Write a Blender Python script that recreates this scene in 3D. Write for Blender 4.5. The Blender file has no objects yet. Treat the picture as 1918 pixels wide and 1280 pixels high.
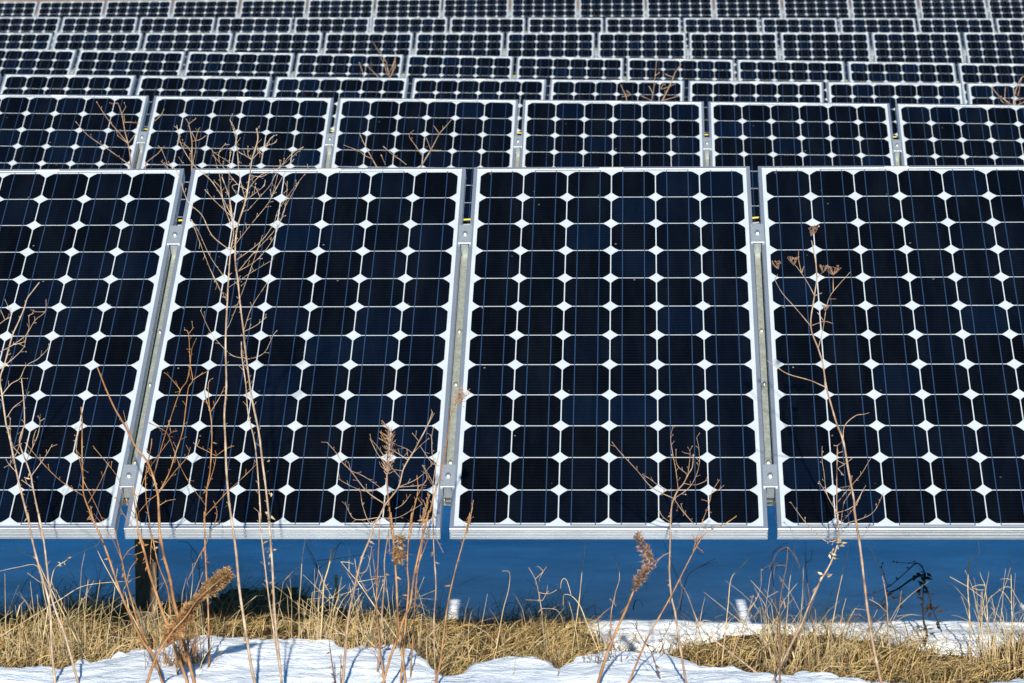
import bpy, math, random, bisect
from mathutils import Vector, Matrix, noise
R = random.Random(7)
scene = bpy.context.scene
COL = scene.collection

# ------------------------------------------------------------------ camera
CAM_H, PITCH_DEG, FPX = 1.85, 6.74767, 5831.82
cam_d = bpy.data.cameras.new("camera")
cam_d.sensor_width = 36.0
cam_d.lens = FPX / 1918.0 * 36.0
cam_d.clip_start, cam_d.clip_end = 0.05, 2000.0
cam_d.dof.use_dof = True
cam_d.dof.focus_distance = 8.2
cam_d.dof.aperture_fstop = 15.0
cam = bpy.data.objects.new("camera", cam_d)
cam.location = (0, 0, CAM_H)
cam.rotation_euler = (math.radians(90 - PITCH_DEG), 0, 0)
COL.objects.link(cam)
scene.camera = cam

# ------------------------------------------------------------------ light
SUN_EL, SUN_AZ = math.radians(25.0), math.radians(180.0)     # sun stands behind the photographer
world = bpy.data.worlds.new("World")
scene.world = world
world.use_nodes = True
wn = world.node_tree
bg = wn.nodes["Background"]
sky = wn.nodes.new("ShaderNodeTexSky")
sky.sky_type = 'NISHITA'
sky.sun_disc = False
sky.sun_elevation = SUN_EL
sky.sun_rotation = SUN_AZ
sky.altitude = 1500
sky.air_density = 1.0
sky.dust_density = 0.2
sky.ozone_density = 8.0
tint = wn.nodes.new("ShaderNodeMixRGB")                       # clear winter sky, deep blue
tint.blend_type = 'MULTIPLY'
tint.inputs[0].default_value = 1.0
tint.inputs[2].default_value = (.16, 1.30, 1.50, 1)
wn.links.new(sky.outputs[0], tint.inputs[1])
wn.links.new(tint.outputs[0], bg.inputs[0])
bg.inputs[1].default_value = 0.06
sun_d = bpy.data.lights.new("sun", 'SUN')
sun_d.energy = 5.0
sun_d.angle = math.radians(0.8)
sun_d.color = (1.0, 0.93, 0.82)
sun = bpy.data.objects.new("sun", sun_d)
sun_dir = Vector((math.sin(SUN_AZ) * math.cos(SUN_EL), math.cos(SUN_AZ) * math.cos(SUN_EL), math.sin(SUN_EL)))
sun.rotation_euler = sun_dir.to_track_quat('Z', 'Y').to_euler()
sun.location = (0, -5, 8)
COL.objects.link(sun)
scene.view_settings.view_transform = 'Standard'
scene.view_settings.look = 'None'
scene.view_settings.exposure = 0.70
scene.view_settings.gamma = 1.0
scene.cycles.max_bounces = 8

# ------------------------------------------------------------------ helpers
CP, SP = math.cos(math.radians(PITCH_DEG)), math.sin(math.radians(PITCH_DEG))
def ray(px, py):
    a, b = (px - 959.0) / FPX, (640.0 - py) / FPX
    return Vector((a, CP + b * SP, -SP + b * CP))
def at(px, py, Y):
    d = ray(px, py)
    return Vector((0, 0, CAM_H)) + d * (Y / d.y)

class MB:
    def __init__(self): self.v, self.f, self.m = [], [], []
    def add(self, vs, fs, mi=0):
        o = len(self.v)
        self.v.extend(vs)
        self.f.extend([tuple(i + o for i in q) for q in fs])
        self.m.extend([mi] * len(fs))
    def box(self, x0, x1, y0, y1, z0, z1, mi=0, bev=0.0):
        if bev > 0:
            b = bev
            pts = []
            for z, i in ((z0, b), (z0 + b, 0), (z1 - b, 0), (z1, b)):
                pts += [(x0 + i + (b if i == 0 else 0), y0 + i, z), (x1 - i - (b if i == 0 else 0), y0 + i, z),
                        (x1 - i, y0 + i + (b if i == 0 else 0), z), (x1 - i, y1 - i - (b if i == 0 else 0), z),
                        (x1 - i - (b if i == 0 else 0), y1 - i, z), (x0 + i + (b if i == 0 else 0), y1 - i, z),
                        (x0 + i, y1 - i - (b if i == 0 else 0), z), (x0 + i, y0 + i + (b if i == 0 else 0), z)]
            fs = [tuple(range(7, -1, -1)), tuple(range(24, 32))]
            for k in range(3):
                for j in range(8):
                    a, c = k * 8 + j, k * 8 + (j + 1) % 8
                    fs.append((a, c, c + 8, a + 8))
            self.add(pts, fs, mi)
            return
        self.add([(x0, y0, z0), (x1, y0, z0), (x1, y1, z0), (x0, y1, z0), (x0, y0, z1), (x1, y0, z1), (x1, y1, z1), (x0, y1, z1)],
                 [(3, 2, 1, 0), (4, 5, 6, 7), (0, 1, 5, 4), (1, 2, 6, 5), (2, 3, 7, 6), (3, 0, 4, 7)], mi)
    def cyl(self, cx, cy, z0, z1, r, n=12, mi=0, r1=None):
        r1 = r if r1 is None else r1
        vs = [(cx + r * math.cos(2 * math.pi * i / n), cy + r * math.sin(2 * math.pi * i / n), z0) for i in range(n)]
        vs += [(cx + r1 * math.cos(2 * math.pi * i / n), cy + r1 * math.sin(2 * math.pi * i / n), z1) for i in range(n)]
        self.add(vs, [tuple(range(n - 1, -1, -1)), tuple(range(n, 2 * n))] + [(i, (i + 1) % n, n + (i + 1) % n, n + i) for i in range(n)], mi)
    def tube(self, pts, rads, n=5, mi=0):
        """a tapering tube through world points"""
        N = len(pts)
        if N < 2: return
        vs, prev = [], None
        for i in range(N):
            t = (pts[min(i + 1, N - 1)] - pts[max(i - 1, 0)])
            if t.length < 1e-9: t = Vector((0, 0, 1))
            t.normalize()
            ref = prev if prev is not None else (Vector((1, 0, 0)) if abs(t.x) < .8 else Vector((0, 1, 0)))
            a = ref - t * ref.dot(t)
            if a.length < 1e-6: a = Vector((0, 1, 0)).cross(t)
            a.normalize(); prev = a
            b = t.cross(a)
            for j in range(n):
                th = 2 * math.pi * j / n
                vs.append(tuple(pts[i] + (a * math.cos(th) + b * math.sin(th)) * rads[i]))
        fs = [(i * n + j, i * n + (j + 1) % n, (i + 1) * n + (j + 1) % n, (i + 1) * n + j) for i in range(N - 1) for j in range(n)]
        fs += [tuple(range(n - 1, -1, -1)), tuple(range((N - 1) * n, N * n))]
        self.add(vs, fs, mi)
    def blob(self, c, r, rnd, mi=0):
        ax = [Vector((1, 0, 0)), Vector((-1, 0, 0)), Vector((0, 1, 0)), Vector((0, -1, 0)), Vector((0, 0, 1.3)), Vector((0, 0, -1.2))]
        vs = [tuple(c + a * r * rnd.uniform(.6, 1.35)) for a in ax]
        self.add(vs, [(0, 2, 4), (2, 1, 4), (1, 3, 4), (3, 0, 4), (2, 0, 5), (1, 2, 5), (3, 1, 5), (0, 3, 5)], mi)
    def leaf(self, c, d, w, L, rnd, mi=0):
        """a small curled dry leaf"""
        d = d.normalized()
        s = d.cross(Vector((rnd.uniform(-1, 1), rnd.uniform(-1, 1), rnd.uniform(-1, 1))))
        if s.length < 1e-4: s = Vector((1, 0, 0))
        s.normalize(); n = s.cross(d)
        cu = rnd.uniform(-.6, .6)
        vs = [c, c + d * L * .4 + s * w + n * cu * L * .3, c + d * L * .45 + n * cu * L * .45, c + d * L * .4 - s * w + n * cu * L * .3, c + d * L + n * cu * L]
        self.add([tuple(v) for v in vs], [(0, 1, 2), (0, 2, 3), (2, 1, 4), (2, 4, 3)], mi)
    def build(self, name, mats, parent=None, smooth=False):
        me = bpy.data.meshes.new(name)
        me.from_pydata([tuple(v) for v in self.v], [], self.f)
        for m in (mats if isinstance(mats, (list, tuple)) else [mats]): me.materials.append(m)
        me.polygons.foreach_set('material_index', self.m)
        if smooth: me.polygons.foreach_set('use_smooth', [True] * len(me.polygons))
        me.update()
        return link(name, me, parent)
def link(name, me, parent=None):
    o = bpy.data.objects.new(name, me)
    COL.objects.link(o)
    if parent: o.parent = parent
    return o
def tag(o, label=None, cat=None, group=None, kind=None):
    if label: o['label'] = label
    if cat: o['category'] = cat
    if group: o['group'] = group
    if kind: o['kind'] = kind
    return o
def empty(name, loc=(0, 0, 0)):
    o = bpy.data.objects.new(name, None)
    o.empty_display_size = .1
    o.location = loc
    COL.objects.link(o)
    return o
def copy_tree(o, parent=None):
    c = o.copy()
    COL.objects.link(c)
    if parent:
        c.parent = parent
    for ch in list(o.children): copy_tree(ch, c)
    return c

# ------------------------------------------------------------------ materials
def mat(name, base=(.5, .5, .5), rough=.6, metal=0.0, spec=.5, coat=0.0):
    m = bpy.data.materials.new(name)
    m.use_nodes = True
    b = m.node_tree.nodes["Principled BSDF"]
    b.inputs['Base Color'].default_value = (*base, 1)
    b.inputs['Roughness'].default_value = rough
    b.inputs['Metallic'].default_value = metal
    b.inputs['Specular IOR Level'].default_value = spec
    b.inputs['Coat Weight'].default_value = coat
    b.inputs['Coat Roughness'].default_value = .04
    return m, m.node_tree, b
def ramp(nt, stops, fac):
    r = nt.nodes.new('ShaderNodeValToRGB')
    while len(r.color_ramp.elements) < len(stops): r.color_ramp.elements.new(.5)
    for e, (p, c) in zip(r.color_ramp.elements, stops):
        e.position = p; e.color = (*c, 1)
    nt.links.new(fac, r.inputs[0])
    return r.outputs[0]
def noise_tex(nt, scale, detail=4, rough=.5, coord='Object', stretch=None):
    tc = nt.nodes.new('ShaderNodeTexCoord')
    n = nt.nodes.new('ShaderNodeTexNoise')
    n.inputs['Scale'].default_value = scale
    n.inputs['Detail'].default_value = detail
    n.inputs['Roughness'].default_value = rough
    src = tc.outputs[coord]
    if stretch:
        mp = nt.nodes.new('ShaderNodeMapping'); mp.inputs['Scale'].default_value = stretch
        nt.links.new(src, mp.inputs['Vector']); src = mp.outputs[0]
    nt.links.new(src, n.inputs['Vector'])
    return n.outputs['Fac']
def bump(nt, b, h, strength, dist):
    bp = nt.nodes.new('ShaderNodeBump')
    bp.inputs['Strength'].default_value = strength
    bp.inputs['Distance'].default_value = dist
    nt.links.new(h, bp.inputs['Height'])
    nt.links.new(bp.outputs[0], b.inputs['Normal'])

# aluminium frame
M_ALU, nt, b = mat('anodised_aluminium', (.72, .73, .73), .48, .88)
nf = noise_tex(nt, 7, 4, .6)
nt.links.new(ramp(nt, [(.3, (.52, .545, .56)), (.7, (.61, .63, .635))], nf), b.inputs['Base Color'])
# white backsheet under glass
M_BACK, nt, b = mat('white_backsheet', (.60, .62, .62), .5, 0, .3, .35)
nf = noise_tex(nt, 14, 5, .6)
nt.links.new(ramp(nt, [(.3, (.37, .405, .42)), (.65, (.425, .46, .475))], nf), b.inputs['Base Color'])
# silicon cells: tone per cell and per panel, fine contact fingers, dust specks
M_CELL, nt, b = mat('silicon_cell', (.004, .006, .014), .35, 0, .06, .12)
at_n = nt.nodes.new('ShaderNodeAttribute'); at_n.attribute_name = 'tone'
oi = nt.nodes.new('ShaderNodeObjectInfo')
ad = nt.nodes.new('ShaderNodeMath'); ad.operation = 'MULTIPLY_ADD'; ad.inputs[1].default_value = 37.3
nt.links.new(oi.outputs['Random'], ad.inputs[0]); nt.links.new(at_n.outputs['Fac'], ad.inputs[2])
wn_ = nt.nodes.new('ShaderNodeTexWhiteNoise'); wn_.noise_dimensions = '1D'
nt.links.new(ad.outputs[0], wn_.inputs['W'])
ton = ramp(nt, [(0, (.0009, .0009, .0011)), (.5, (.0010, .0013, .0022)), (.85, (.0011, .0021, .0052)), (1, (.0012, .0036, .010))], wn_.outputs['Value'])
tc = nt.nodes.new('ShaderNodeTexCoord')
wv = nt.nodes.new('ShaderNodeTexWave'); wv.bands_direction = 'Y'; wv.inputs['Scale'].default_value = 1.0 / .0062 / 3.1416 * .5 * 3.1416 / 3.1416
nt.links.new(tc.outputs['Object'], wv.inputs['Vector'])
wr = ramp(nt, [(.55, (0, 0, 0)), (1, (.0014, .0017, .0026))], wv.outputs['Fac'])
vo = nt.nodes.new('ShaderNodeTexVoronoi'); vo.inputs['Scale'].default_value = 17
nt.links.new(tc.outputs['Object'], vo.inputs['Vector'])
ds = ramp(nt, [(0.035, (.26, .25, .23)), (.06, (0, 0, 0))], vo.outputs['Distance'])
dm = nt.nodes.new('ShaderNodeTexNoise'); dm.inputs['Scale'].default_value = 9
nt.links.new(tc.outputs['Object'], dm.inputs['Vector'])
dmr = ramp(nt, [(.55, (0, 0, 0)), (.66, (1, 1, 1))], dm.outputs['Fac'])
def mixrgb(nt, op, a, b_, fac=1.0):
    m = nt.nodes.new('ShaderNodeMixRGB'); m.blend_type = op; m.inputs[0].default_value = fac
    nt.links.new(a, m.inputs[1]); nt.links.new(b_, m.inputs[2]); return m.outputs[0]
dsm = mixrgb(nt, 'MULTIPLY', ds, dmr)
fm = noise_tex(nt, 3.2, 6, .7, stretch=(3.2, .7, 1))                 # dust film and dried water runs
c0 = mixrgb(nt, 'ADD', ton, ramp(nt, [(.42, (0, 0, 0)), (.75, (.0022, .0032, .0052))], fm))
c1 = mixrgb(nt, 'ADD', c0, wr); c2 = mixrgb(nt, 'ADD', c1, dsm)
nt.links.new(c2, b.inputs['Base Color'])
M_BUS, nt, b = mat('tinned_busbar', (.20, .34, .48), .45, 1.0)  # blue of the reflected sky is put into the metal colour
M_RIB, nt, b = mat('dark_string_ribbon', (.02, .025, .03), .4)
M_STK, nt, b = mat('sticker_paper', (.55, .55, .50), .6)
M_GAL, nt, b = mat('galvanised_steel', (.5, .52, .48), .55, .55)
nf = noise_tex(nt, 90, 4, .6)
nt.links.new(ramp(nt, [(.3, (.27, .30, .26)), (.7, (.44, .46, .40))], nf), b.inputs['Base Color'])
M_CLAMP, nt, b = mat('dull_zinc_plate', (.30, .34, .38), .5, .6)
nf = noise_tex(nt, 300, 3, .7)
nt.links.new(ramp(nt, [(.3, (.30, .34, .36)), (.7, (.46, .50, .52))], nf), b.inputs['Base Color'])
M_BOLT, nt, b = mat('bolt_steel', (.62, .62, .58), .32, .9)
M_YEL, nt, b = mat('yellow_cable_sheath', (.50, .41, .02), .5)
M_GRY, nt, b = mat('grey_cable_sheath', (.25, .25, .25), .5)
M_POST, nt, b = mat('weathered_post_timber', (.035, .022, .014), .85)
nf = noise_tex(nt, 20, 5, .6, stretch=(6, 6, 1))
nt.links.new(ramp(nt, [(.3, (.03, .02, .013)), (.7, (.10, .066, .042))], nf), b.inputs['Base Color'])

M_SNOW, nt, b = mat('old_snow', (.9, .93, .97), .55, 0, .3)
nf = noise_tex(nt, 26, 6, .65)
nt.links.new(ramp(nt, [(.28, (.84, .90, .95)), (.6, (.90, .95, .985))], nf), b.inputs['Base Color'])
b.inputs['Subsurface Weight'].default_value = .0
n2 = noise_tex(nt, 45, 8, .7, stretch=(1, 2.2, 1))
n3 = noise_tex(nt, 5, 5, .6, stretch=(1, 2.6, 1))
bp1 = nt.nodes.new('ShaderNodeBump'); bp1.inputs['Strength'].default_value = 1.0; bp1.inputs['Distance'].default_value = .022
nt.links.new(n3, bp1.inputs['Height'])
bp2 = nt.nodes.new('ShaderNodeBump'); bp2.inputs['Strength'].default_value = .7; bp2.inputs['Distance'].default_value = .009
nt.links.new(n2, bp2.inputs['Height']); nt.links.new(bp1.outputs[0], bp2.inputs['Normal'])
nt.links.new(bp2.outputs[0], b.inputs['Normal'])
dn = noise_tex(nt, 1.7, 5, .65, stretch=(1, 1.8, 1))                 # old snow: dirty patches, contrast raised to paint in mottled shade
cr_ = [n for n in nt.nodes if n.type == 'VALTORGB'][0].outputs[0]
nt.links.new(mixrgb(nt, 'MULTIPLY', cr_, ramp(nt, [(.36, (.72, .73, .73)), (.60, (1, 1, 1))], dn)), b.inputs['Base Color'])
M_SOIL, nt, b = mat('thatch_soil', (.12, .085, .05), .95, 0, .1)
nf = noise_tex(nt, 35, 8, .7)
nt.links.new(ramp(nt, [(.3, (.022, .015, .009)), (.55, (.075, .05, .025)), (.75, (.16, .11, .055))], nf), b.inputs['Base Color'])
bump(nt, b, nf, 1.0, .02)
def plant_mat(name, stops, scale=18, rough=.75):
    m, nt, b = mat(name, stops[0][1], rough, 0, .25)
    f = noise_tex(nt, scale, 4, .6)
    nt.links.new(ramp(nt, stops, f), b.inputs['Base Color'])
    return m
M_GRASS = plant_mat('dry_grass_blades', [(.30, (.07, .055, .018)), (.44, (.22, .15, .055)), (.6, (.42, .29, .12)), (.75, (.58, .44, .22))], 34)
M_STRAW = plant_mat('bleached_straw', [(.3, (.24, .17, .08)), (.55, (.46, .35, .19)), (.75, (.62, .52, .34))], 20)
M_TAN = plant_mat('pale_tan_bark', [(.3, (.16, .11, .075)), (.5, (.31, .22, .145)), (.7, (.48, .37, .26))], 30)
M_RUST = plant_mat('rust_brown_stalk', [(.3, (.12, .058, .024)), (.5, (.25, .125, .05)), (.7, (.40, .235, .11))], 26)
M_PINK = plant_mat('pinkish_brown_stalk', [(.3, (.14, .088, .055)), (.5, (.27, .175, .11)), (.7, (.44, .32, .22))], 30)
M_DARK = plant_mat('dark_brown_stalk', [(.3, (.07, .042, .028)), (.55, (.13, .08, .05)), (.75, (.22, .14, .09))], 30)
M_BLACK = plant_mat('shade_painted_leaf', [(.3, (.012, .009, .008)), (.7, (.032, .022, .016))], 30)  # near-black tone paints the panel's shade into the weed's own colour
M_SEED = plant_mat('golden_seed_fluff', [(.3, (.06, .032, .013)), (.5, (.20, .11, .042)), (.7, (.42, .27, .13))], 60)
M_SEEDB = plant_mat('grey_brown_seed_fluff', [(.3, (.09, .05, .03)), (.55, (.22, .13, .085)), (.75, (.42, .30, .21))], 60)
M_HEDGE = plant_mat('brown_winter_field', [(.3, (.16, .085, .045)), (.55, (.27, .16, .09)), (.75, (.36, .24, .14))], .8)

# ------------------------------------------------------------------ row geometry (fitted): origin, yaw, roll, tilt, spacing
PW, PL, PP, CP_ = .808, 1.58, .832, .128
FH = .0355
ROWS = {1: (-0.1593, 7.80221, 0.4476, -0.03957, 0.00649, 0.55761, 1.0), 2: (-0.83334, 12.68599, 0.46279, -0.03357, -0.00906, 0.55429, 0.99929),
        3: (-1.51767, 17.65082, 0.37221, -0.05982, -0.00736, 0.57029, 1.00189), 4: (-1.68727, 22.38397, 0.4488, -0.03541, -0.01397, 0.52913, 1.00063),
        5: (-1.76252, 27.46872, 0.48057, -0.03703, 0.00113, 0.54802, 1.00273), 6: (-2.3668, 32.36961, 0.5284, -0.02261, -0.00105, 0.56649, 1.00378),
        7: (-2.53099, 37.28627, 0.66523, -0.02428, 0.00761, 0.57727, 0.99987)}
VIS = {1: (-2, 1), 2: (-2, 3), 3: (-2, 5), 4: (-3, 6), 5: (-4, 7), 6: (-4, 9), 7: (-5, 10)}
def row_matrix(r):
    ox, oy, oz, yaw, roll, tilt, ps = ROWS[r]
    u = Vector((math.cos(yaw) * math.cos(roll), math.sin(yaw) * math.cos(roll), math.sin(roll)))
    back = Vector((-math.sin(yaw), math.cos(yaw), 0))
    v = back * math.cos(tilt) + Vector((0, 0, math.sin(tilt)))
    v = (v - u * u.dot(v)).normalized()
    n = u.cross(v)
    M = Matrix((u, v, n)).transposed().to_4x4()
    return Vector((ox, oy, oz)), u, M, ps

# ------------------------------------------------------------------ ground
def lerp_list(L, x):
    if x <= L[0][0]: return L[0][1]
    if x >= L[-1][0]: return L[-1][1]
    i = bisect.bisect_right([p[0] for p in L], x)
    (x0, y0), (x1, y1) = L[i - 1], L[i]
    return y0 + (y1 - y0) * (x - x0) / (x1 - x0)
def sstep(a, b, x):
    t = min(1, max(0, (x - a) / (b - a))); return t * t * (3 - 2 * t)
HPROF = [(-10, .10), (7.0, .05), (7.8, .045), (8.9, 0), (12.7, .015), (17.6, -.075), (22.4, 0), (27.5, .03), (32.4, .08), (37.3, .2), (41, .3), (46, .9), (60, 2.8), (120, 6.0), (400, 10)]
def base_h(x, y):
    return lerp_list(HPROF, y) + .018 * noise.noise(Vector((x * 1.1, y * 1.1, 3.3)))
def edge_px_to_y(py, z): return (CAM_H - z) * FPX / (py + 50.0)
EDGE_F = [(-400, 1262), (0, 1252), (110, 1250), (180, 1234), (250, 1222), (300, 1210), (345, 1190), (370, 1182), (420, 1188), (470, 1193), (530, 1190), (590, 1199), (640, 1211),
          (680, 1213), (720, 1207), (770, 1218), (800, 1248), (830, 1262), (862, 1262), (885, 1243), (930, 1226), (980, 1222), (1020, 1234), (1050, 1252), (1070, 1240), (1078, 1222), (1110, 1213), (1160, 1208),
          (1240, 1208), (1290, 1230), (1330, 1240), (1400, 1246), (1470, 1262), (1520, 1256), (1580, 1266), (1650, 1276), (1750, 1280), (1918, 1276), (2300, 1270)]
EDGE_B = [(-400, 1140), (0, 1138), (200, 1130), (380, 1126), (425, 1104), (550, 1102), (585, 1130), (830, 1163), (1000, 1168), (1100, 1180), (1150, 1230), (1270, 1232), (1300, 1206), (1450, 1190), (1560, 1196),
          (1640, 1212), (1720, 1232), (1800, 1248), (1850, 1240), (1918, 1222), (2300, 1200)]
EFm = [((p - 959) * .001406, edge_px_to_y(q, .105)) for p, q in EDGE_F]
EBm = [((p - 959) * .001406, edge_px_to_y(q, .02)) for p, q in EDGE_B]
def snow_t(x, y):
    """snow depth above the soil (negative: bare)"""
    if y > 41: return -.05 - .02 * (y - 41)
    if y < 6.6 or y > 9.9: return .05
    k = 8.2 / max(y, 1)
    n1 = .05 * noise.noise(Vector((x * 9, y * 9, 0))) + .045 * noise.noise(Vector((x * 24, y * 24, 5))) + .022 * noise.noise(Vector((x * 60, y * 60, 2)))
    s1 = lerp_list(EFm, x * k) - y + n1
    s2 = y - lerp_list(EBm, x * k) + n1 * 1.3
    t1 = .062 * (1 - math.exp(-s1 / .05)) if s1 > 0 else s1 * .8
    t2 = .026 * (1 - math.exp(-s2 / .07)) if s2 > 0 else s2 * .5
    return max(t1, t2, -.05)
def snow_h(x, y):
    w = .010 * noise.noise(Vector((x * 4.5, y * 3.2, 9))) + .004 * noise.noise(Vector((x * 17, y * 14, 2))) if y < 12 else 0
    if y < 8.6: w += .008 * noise.noise(Vector((x * 9, y * 22, 4))) + .004 * noise.noise(Vector((x * 34, y * 46, 8)))
    return base_h(x, y) + snow_t(x, y) + w
def soil_h(x, y):
    return base_h(x, y) + (.012 * noise.noise(Vector((x * 14, y * 14, 1))) if y < 14 else 0) - .004
def ground_z(x, y): return max(snow_h(x, y), soil_h(x, y))
def axis(fine0, fine1, step, lo, hi, grow=1.35):
    a = []
    v = fine0
    while v <= fine1: a.append(v); v += step
    s, v = step, fine1
    while v < hi:
        s *= grow; v += s; a.append(min(v, hi))
    s, v = step, fine0
    pre = []
    while v > lo:
        s *= grow; v -= s; pre.append(max(v, lo))
    return pre[::-1] + a
def sheet(name, fn, xs, ys, m, kind='structure', label=None):
    vs = [(x, y, fn(x, y)) for y in ys for x in xs]
    w = len(xs)
    fs = [(j * w + i, j * w + i + 1, (j + 1) * w + i + 1, (j + 1) * w + i) for j in range(len(ys) - 1) for i in range(w - 1)]
    mb = MB(); mb.v = vs; mb.f = fs; mb.m = [0] * len(fs)
    o = mb.build(name, m, smooth=True)
    tag(o, label, name.replace('_', ' '), kind=kind)
    return o
# far ys must catch the rise beyond the last row
ys_f = axis(7.0, 9.5, .014, -8, 40)
ys_f += [40.5, 41.2, 42, 43, 44, 46, 50, 60]
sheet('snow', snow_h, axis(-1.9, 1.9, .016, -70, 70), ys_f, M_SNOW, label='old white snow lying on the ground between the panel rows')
sheet('ground', soil_h, axis(-1.9, 1.9, .03, -90, 90), axis(7.4, 9.5, .03, -10, 40) + [41, 42, 43, 44, 46, 50, 55, 60, 80, 120, 200, 400], M_SOIL, label='bare brown soil and matted thatch under the melting snow')
sheet('field', lambda x, y: lerp_list(HPROF, y) + .05 + .25 * noise.noise(Vector((x * .4, y * .3, 0))) * sstep(43, 46, y), axis(-45, 45, 1.0, -90, 90), [43 + i * .7 for i in range(30)] + [66, 72, 80, 100, 150, 300], M_HEDGE, label='brown winter field rising behind the last row of panels')

# ------------------------------------------------------------------ solar panel prototype (local: x right, y up the slope, z out of the glass)
def frame_mesh():
    prof = [(.0006, 0), (.0106, 0), (.0110, -.0005), (.0110, -.0048), (.0030, -.0048), (.0030, -.0330), (.0200, -.0330), (.0200, -FH), (0, -FH), (0, -.0285),
            (.0024, -.0280), (.0024, -.0252), (0, -.0247), (0, -.0190), (.0028, -.0184), (.0028, -.0150), (0, -.0144), (0, -.0095), (.0022, -.0090), (.0022, -.0066), (0, -.0061), (0, -.0006)]
    mb = MB(); n = len(prof)
    vs = []
    for d, z in prof:
        vs += [(d, d, z), (PW - d, d, z), (PW - d, PL - d, z), (d, PL - d, z)]
    fs = []
    for i in range(n):
        k = (i + 1) % n
        for j in range(4):
            l = (j + 1) % 4
            fs.append((i * 4 + l, i * 4 + j, k * 4 + j, k * 4 + l))
    mb.add(vs, fs)
    return mb
def face_mesh():
    """backsheet slab, 6 x 12 pseudo-square cells, busbars, string ribbons"""
    mb = MB()
    mb.box(.0035, PW - .0035, .0035, PL - .0035, -.0046, -.0012, 0)
    tones = [0.0] * len(mb.f)
    bx, by = (PW - 6 * CP_) / 2, (PL - 12 * CP_) / 2
    h, r = .0625, .0752
    a0 = math.acos(h / r)
    for j in range(12):
        for i in range(6):
            cx, cy = bx + (i + .5) * CP_, by + (j + .5) * CP_
            pts = []
            for q in range(4):
                for s in range(5):
                    th = q * math.pi / 2 + a0 + (math.pi / 2 - 2 * a0) * s / 4
                    pts.append((cx + r * math.cos(th), cy + r * math.sin(th), -.0010))
            mb.add(pts, [tuple(range(20))], 1)
            tones.append(R.random() * 100)
    for i in range(6):
        for off in (-.031, .031):
            x = bx + (i + .5) * CP_ + off
            mb.box(x - .0012, x + .0012, by - .004, PL - by + .004, -.00098, -.00085, 2)
    x_ = lambda i, s: bx + (i + .5) * CP_ + s * .031
    for (i, k) in ((0, 1), (2, 3), (4, 5)):                      # ribbons joining pairs of strings at the foot
        mb.box(x_(i, -1) - .002, x_(k, 1) + .002, by - .0075, by - .0045, -.00099, -.0009, 3)
    for (i, k) in ((1, 2), (3, 4)):
        mb.box(x_(i, -1) - .002, x_(k, 1) + .002, PL - by + .0055, PL - by + .0080, -.00099, -.0009, 3)
    tones += [0.0] * (len(mb.f) - len(tones))
    return mb, tones
face_mb, tones = face_mesh()
proto = empty('solar_panel')
frame_mesh().build('frame', M_ALU, proto)
face_o = face_mb.build('cell_laminate', [M_BACK, M_CELL, M_BUS, M_RIB], proto)
att = face_o.data.attributes.new('tone', 'FLOAT', 'FACE')
att.data.foreach_set('value', tones)
st = MB(); st.box(PW / 2 - .035, PW / 2 + .035, PL - .0105, PL - .0045, .0002, .0006, 0)
for q in range(16):
    x = PW / 2 - .030 + q * .0038
    st.box(x, x + R.choice((.0010, .0016, .0022)), PL - .0092, PL - .0060, .0006, .0008, 1)
st.build('barcode_sticker', [M_STK, M_GRY], proto)

ORD = ['first', 'second', 'third', 'fourth', 'fifth', 'sixth', 'seventh', 'eighth', 'ninth', 'tenth', 'eleventh', 'twelfth', 'thirteenth', 'fourteenth', 'fifteenth', 'sixteenth', 'seventeenth', 'eighteenth']
FRONT_LABEL = {-2: 'large front row solar panel cut off by the left edge of the photo',
               -1: 'large front row solar panel behind the tall twin stemmed pale weed',
               0: 'third large front row solar panel from the left, weeds only before its lowest cells',
               1: 'large front row solar panel behind the umbel topped weed at right'}
first = True
for r in range(1, 8):
    O, u, M, ps = row_matrix(r)
    lo, hi = VIS[r]
    for k in range(lo - 1, hi + 2):
        p = proto if first else copy_tree(proto)
        first = False
        jit = Matrix.Rotation(R.uniform(-.0016, .0016), 4, 'Z') if r > 1 else Matrix.Identity(4)
        p.matrix_world = Matrix.Translation(O + u * (k * PP * ps)) @ M @ jit
        if k < lo: lab = 'solar panel of %s row just outside the left edge of the photo' % (ORD[r - 1])
        elif k > hi: lab = 'solar panel of %s row just outside the right edge of the photo' % (ORD[r - 1])
        elif r == 1: lab = FRONT_LABEL[k]
        else: lab = '%s solar panel from the left in the %s row behind the front' % (ORD[k - lo], ORD[r - 2])
        tag(p, lab, 'solar panel', 'white framed solar panels standing in rows')

# ------------------------------------------------------------------ rails between the panels, clamps, beams, cables, posts
GAP = PP - PW
gx = -GAP / 2                                     # centre of the gap left of a panel
rail = empty('mounting_rail')
mb = MB()
mb.box(gx - .0085, gx + .0085, .176, 1.30, -.0665, -.0375, bev=.0012)
mb.box(gx - .020, gx + .020, .20, 1.30, -.0700, -.0666)
mb.build('rail_bar', M_GAL, rail)
def bolt(x, y, z, r, parent):
    m2 = MB(); m2.cyl(x, y, z, z + .0016, r * 1.35, 14); m2.cyl(x, y, z + .0016, z + .0065, r, 6)
    return m2.build('bolt', M_BOLT, parent)
for (b0, b1) in ((1.204, 1.292), (.157, .245)):
    mc = MB()
    mc.box(gx - .0190, gx + .0190, b0, b1, .0006, .0040, bev=.0008)
    mc.box(gx - .0100, gx + .0100, b0 + .004, b1 - .004, -.0370, .0005)
    c = mc.build('clamp', M_CLAMP, rail)
    bolt(gx, (b0 + b1) / 2, .0041, .0058, c)
for b_ in (.300, .622, .852): bolt(gx, b_, -.0374, .0045, rail)
first = True
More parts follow.
